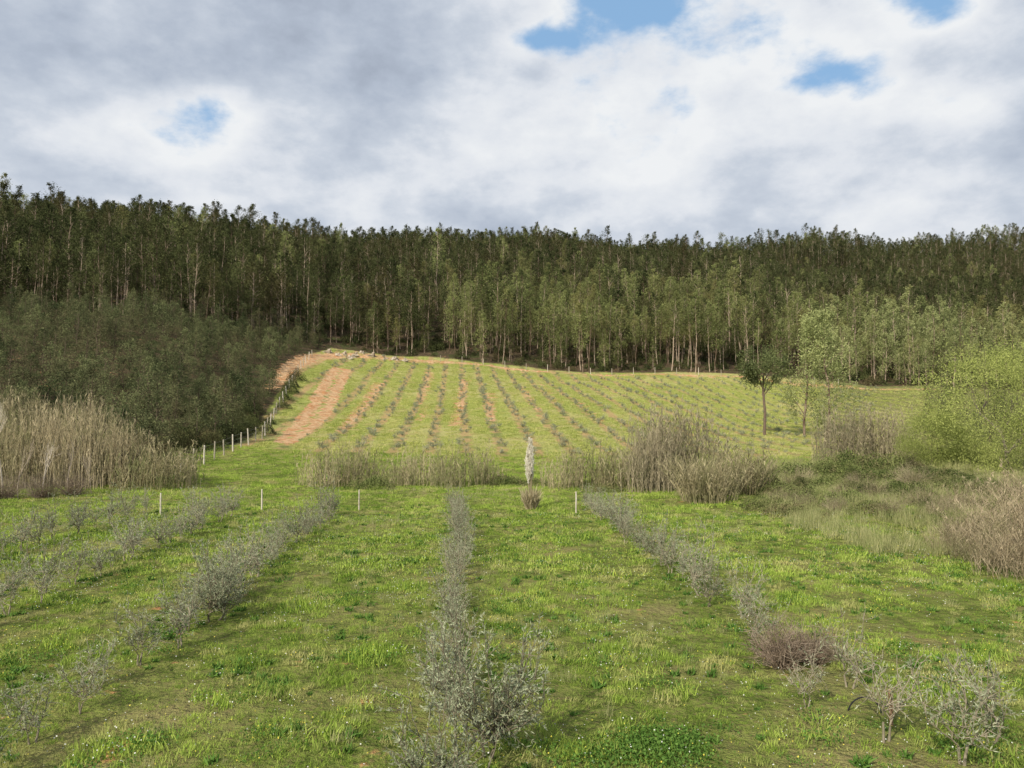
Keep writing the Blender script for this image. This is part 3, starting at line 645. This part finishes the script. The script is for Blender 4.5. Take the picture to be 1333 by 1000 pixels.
for x in np.arange(-14, 62, 4.2):
    y = 150.6-.0008*(x-5)**2 - max(0, x-35)*.12; thing('fence_post', pm2, (x, y, h1(x, y)), 0, rng.uniform(.9, 1.1), 'pale fence post at the foot of the forest', 'post', 'forest edge fence posts')
b = Buf(); b.tube([[0, 0, -.2], [.01, 0, .2], [0, .01, .45], [.01, 0, .47]], [.024, .023, .022, .004], 8)
thing('wooden_stake', b.mesh('stake', ('stake',)), (4.85, 10.0, h1(4.85, 10.0)), 0, 1, 'short brown wooden stake beside an olive sapling', 'stake')
b = Buf(); q = np.linspace(0, math.pi, 14); b.tube(np.c_[.20*np.cos(q), .05*q, .22*np.sin(q)-.03], .010, 7)
thing('irrigation_hose', b.mesh('hose', ('hose',), True), (4.75, 10.4, h1(4.75, 10.4)), .2, 1, 'black irrigation hose looping out of the grass', 'hose')

# ------------------------------------------------------------------ grass
def tuft(n, r, h, w, mat, lean=.35, name='grass_tuft'):
    b = Buf(); a = rng.random(n)*6.283; rr = r*np.sqrt(rng.random(n)); a2 = rng.random(n)*6.283; le = lean*rng.random(n)
    b.blades(np.c_[np.cos(a)*rr, np.sin(a)*rr, -.01*np.ones(n)], unit(np.c_[np.cos(a2)*le, np.sin(a2)*le, np.ones(n)]), h*(.4+.6*rng.random(n)), w, rng.random(n)*.5, np.clip(rng.normal(.5, .25, n), 0, 1), 0, 2)
    return b.mesh(name, (mat,))
gt = [tuft(60, .2, .10+.03*i, .011, 'grass', .9) for i in range(4)]
gf = [tuft(50, .35, .17, .024, 'grass', 1.0) for i in range(3)]
gh = [tuft(40, .6, .24, .05, 'hillgrass', .9) for i in range(3)]
tg = [tuft(50, .22, .5, .009, 'tallgrass', .5, 'tall_grass_tuft') for i in range(3)]
wd = [tuft(34, .07, .17, .028, 'clover', 1.3, 'weed_rosette') for i in range(3)]
def rp(x0, x1, y0, y1, n): return np.c_[rng.uniform(x0, x1, n), rng.uniform(y0, y1, n)]
def ns(p, s, k=0): return .5+.25*(np.sin(p[:, 0]*s+k+1.3*np.sin(p[:, 1]*s*.7))+np.sin(p[:, 1]*s*1.2+2*k+np.sin(p[:, 0]*s*.9)))
def nn(p): return (ns(p, 1.3)+ns(p, 3.1, 2)+ns(p, 6.7, 4)*.8)/2.8
p = rp(-17, 17, 3, 19, 15500); q = .15+1.5*nn(p)**1.9; q *= 1-.45*np.exp(-(((p[:, 0]+.071*p[:, 1]+2.4) % 5.2-2.6)/.5)**2)
scatter('grass', np.c_[p, H(p[:, 0], p[:, 1])], q*rng.uniform(.4, 1.5, len(p)), gt, 'short lush meadow grass', .12)
p = rp(-45, 42, 18.5, 62, 46000); p = p[(p[:, 0] > -.95*p[:, 1]) & (p[:, 0] < .45*p[:, 1]+3)]; q = .3+1.0*nn(p)**1.5
scatter('meadow_grass', np.c_[p, H(p[:, 0], p[:, 1])], q*rng.uniform(.5, 1.4, len(p)), gf, 'meadow grass between the olive rows', .12)
p = rp(-36, 80, 60, 150, 42000); sm = np.maximum(seg_mask(p[:, 0], p[:, 1], *TRACK), seg_mask(p[:, 0], p[:, 1], *CUT))
st_ = np.sin((p[:, 0]+.071*p[:, 1])*2*np.pi/3.0)
k = (p[:, 0] > fence_x(p[:, 1])+.5) & (p[:, 0] < .56*p[:, 1]) & (sm < .35) & (p[:, 1] < edge_d(p[:, 0], p[:, 1])-3.0+rng.normal(size=len(p))*.6) & (st_ < .1+.5*rng.normal(size=len(p)))
p = p[k]; scatter('hillside_grass', np.c_[p, H(p[:, 0], p[:, 1])], rng.uniform(.4, 1.0, len(p)), gh, 'yellow-green hillside grass, sunlight painted into its colour', .1)
p = rp(-20, 26, 5, 45, 5200); p = p[ns(p, .45, 3)+rng.normal(size=len(p))*.15 > .66]
scatter('tall_grass', np.c_[p, H(p[:, 0], p[:, 1])], rng.uniform(.25, .65, len(p)), tg, 'taller straw tinted grass tufts', .12)
p = np.concatenate([rp(10, 18, 22, 40, 1800), rp(13, 30, 26, 58, 4800)]); p = p[(p[:, 0] > .33*p[:, 1]) & (ns(p, 1.1, 2)+rng.normal(size=len(p))*.2 > .42)]
scatter('rough_grass', np.c_[p, H(p[:, 0], p[:, 1])], rng.uniform(.5, 1.5, len(p)), tg, 'rough tall grass around the brambles', .12)
p = rp(-18, 16, 5, 34, 4200); p = p[ns(p, 1.7, 1)+rng.normal(size=len(p))*.2 > .62]
scatter('weeds', np.c_[p, H(p[:, 0], p[:, 1])], rng.uniform(.5, 1.3, len(p)), wd, 'dark green broadleaf weeds in the grass', .1)
b = Buf(); b.cards(np.c_[rng.normal(size=(7, 2))*.25, .10+.05*rng.random(7)], .018, .9, .6); fl = b.mesh('flower', ('yellow',))
b = Buf(); b.cards(np.c_[rng.normal(size=(9, 2))*.25, .09+.05*rng.random(9)], .017, .9, .6); fw = b.mesh('flower', ('white',))
p = rp(-18, 16, 5, 30, 5200); p = p[nn(p)+rng.normal(size=len(p))*.2 > .52]
scatter('wildflowers', np.c_[p, H(p[:, 0], p[:, 1])+.02], rng.uniform(.8, 1.4, len(p)), [fl, fw], 'tiny pale yellow and white meadow flowers')
b = Buf(); n = 80; b.cards(np.c_[rng.normal(size=(n, 2))*.14, .03+.07*rng.random(n)], .035, .8, np.clip(rng.normal(.5, .25, n), 0, 1)); cl = b.mesh('clover', ('clover',))
p = np.concatenate([np.c_[rng.normal(1.8, .45, 55), rng.normal(9.3, .28, 55)], rp(-14, 14, 6, 30, 5200)]); k = np.r_[np.ones(55, bool), nn(p[55:])+rng.normal(size=5200)*.15 > .76]; p = p[k]
scatter('clover', np.c_[p, H(p[:, 0], p[:, 1])], rng.uniform(.5, 1.2, len(p)), [cl], 'scattered patches of dark green clover and weeds')

# ------------------------------------------------------------------ light
SUN = np.array([-.46, -.68, 0]); SUN = unit(SUN)*math.cos(R(36)); SUN[2] = math.sin(R(36))
from mathutils import Vector
ld = bpy.data.lights.new('sun', 'SUN'); ld.energy = 5.0; ld.angle = R(.8); ld.color = (1, .92, .78)
lo = link(bpy.data.objects.new('sun', ld)); lo.rotation_euler = Vector(SUN).to_track_quat('Z', 'Y').to_euler()

w = bpy.data.worlds.new('World'); scene.world = w; w.use_nodes = True; g = N(w.node_tree)
sky = g.n('ShaderNodeTexSky', sky_type='NISHITA'); sky.sun_disc = False; sky.sun_elevation = R(36); sky.sun_rotation = math.atan2(SUN[0], SUN[1])
sk = g.vm('SCALE', sky.outputs[0], .10)
tc = g.n('ShaderNodeTexCoord').outputs['Generated']
nrm = g.n('ShaderNodeVectorMath', operation='NORMALIZE'); g.l(tc, nrm.inputs[0]); nv = nrm.outputs[0]
v = g.vm('MULTIPLY', nv, (1.0, 1.0, 1.7)); v = g.vm('ADD', v, (3.1, 5.7, .4))
def dens(vec): return g.noise(vec, 4.2, 13, .54)
d0 = dens(v); d1 = dens(g.vm('ADD', v, (-.022, 0, .045)))
relief = g.m('MULTIPLY', g.m('SUBTRACT', d1, d0), 1.7)
det = g.noise(v, 14, 10, .6)
def blob(u, py, size, sx=1.0):
    d = unit(np.array([u, 1, (540-py)/1000])); df = g.vm('SUBTRACT', nv, tuple(d)); df = g.vm('MULTIPLY', df, (1/sx, 1, 1))
    dt = g.n('ShaderNodeVectorMath', operation='LENGTH'); g.l(df, dt.inputs[0])
    q = g.m('DIVIDE', dt.outputs['Value'], size); return g.m('POWER', 2.718, g.m('MULTIPLY', g.m('MULTIPLY', q, q), -1.0))
def addm(items):
    r = None
    for bl, wt_ in items:
        q = g.m('MULTIPLY', bl, wt_); r = q if r is None else g.m('ADD', r, q)
    return r
# cloud thickness: thin = blue gap, then bright edges, thick = grey base
gaps = addm([(blob(-.40, 150, .042, 1.5), -.62), (blob(.14, -8, .038, 2.6), -.62), (blob(.04, 40, .020, 2.6), -.40), (blob(.56, 0, .03, 2.8), -.52), (blob(.44, 82, .035, 2.6), -.36), (blob(.60, 130, .035, 2.6), -.34)])
adj = addm([(blob(-.57, 178, .045, 1.3), -.22), (blob(.14, 250, .08, 2.6), -.16), (blob(.5, 240, .09, 2.5), -.16), (blob(-.30, 225, .06, 2.2), -.16), (blob(.30, 60, .12, 1.5), -.06),
            (blob(-.52, 70, .13, 1.6), .20), (blob(-.22, 55, .11, 1.5), .18), (blob(-.62, 225, .06, 1.5), .22), (blob(-.16, 190, .06, 1.8), .06)])
th = g.m('ADD', g.m('MULTIPLY', g.m('SUBTRACT', d0, .5), 1.5), g.m('MULTIPLY', g.m('SUBTRACT', det, .5), .55))
th = g.m('ADD', g.m('ADD', th, g.m('ADD', adj, gaps)), .56)
ramp = g.n('ShaderNodeValToRGB'); g.l(g.m('ADD', th, relief), ramp.inputs[0]); cr = ramp.color_ramp
cr.elements[0].position = 0.22; cr.elements[0].color = (.86, .88, .90, 1); cr.elements[1].position = 1; cr.elements[1].color = (.35, .40, .49, 1)
for p_, c_ in ((.44, (.74, .775, .83, 1)), (.60, (.58, .635, .72, 1)), (.8, (.45, .51, .61, 1))):
    e = cr.elements.new(p_); e.color = c_
hole = g.rng(th, .30, .02)
bluec = g.mix(.7, sk, (.32, .56, .87))
cc = g.mix(hole, ramp.outputs[0], bluec)
bg = g.n('ShaderNodeBackground'); g.l(cc, bg.inputs[0]); bg.inputs[1].default_value = 1.0
o = g.n('ShaderNodeOutputWorld'); g.l(bg.outputs[0], o.inputs[0])

# ------------------------------------------------------------------ camera
cam = bpy.data.cameras.new('camera'); co = link(bpy.data.objects.new('camera', cam)); scene.camera = co
cam.lens = 27.0; cam.sensor_width = 36; cam.clip_end = 6000; cam.clip_start = .1
co.location = (0, 0, 4.0); co.rotation_euler = (R(90+2.29), 0, 0)
scene.view_settings.view_transform = 'Standard'; scene.view_settings.look = 'None'; scene.view_settings.exposure = 0
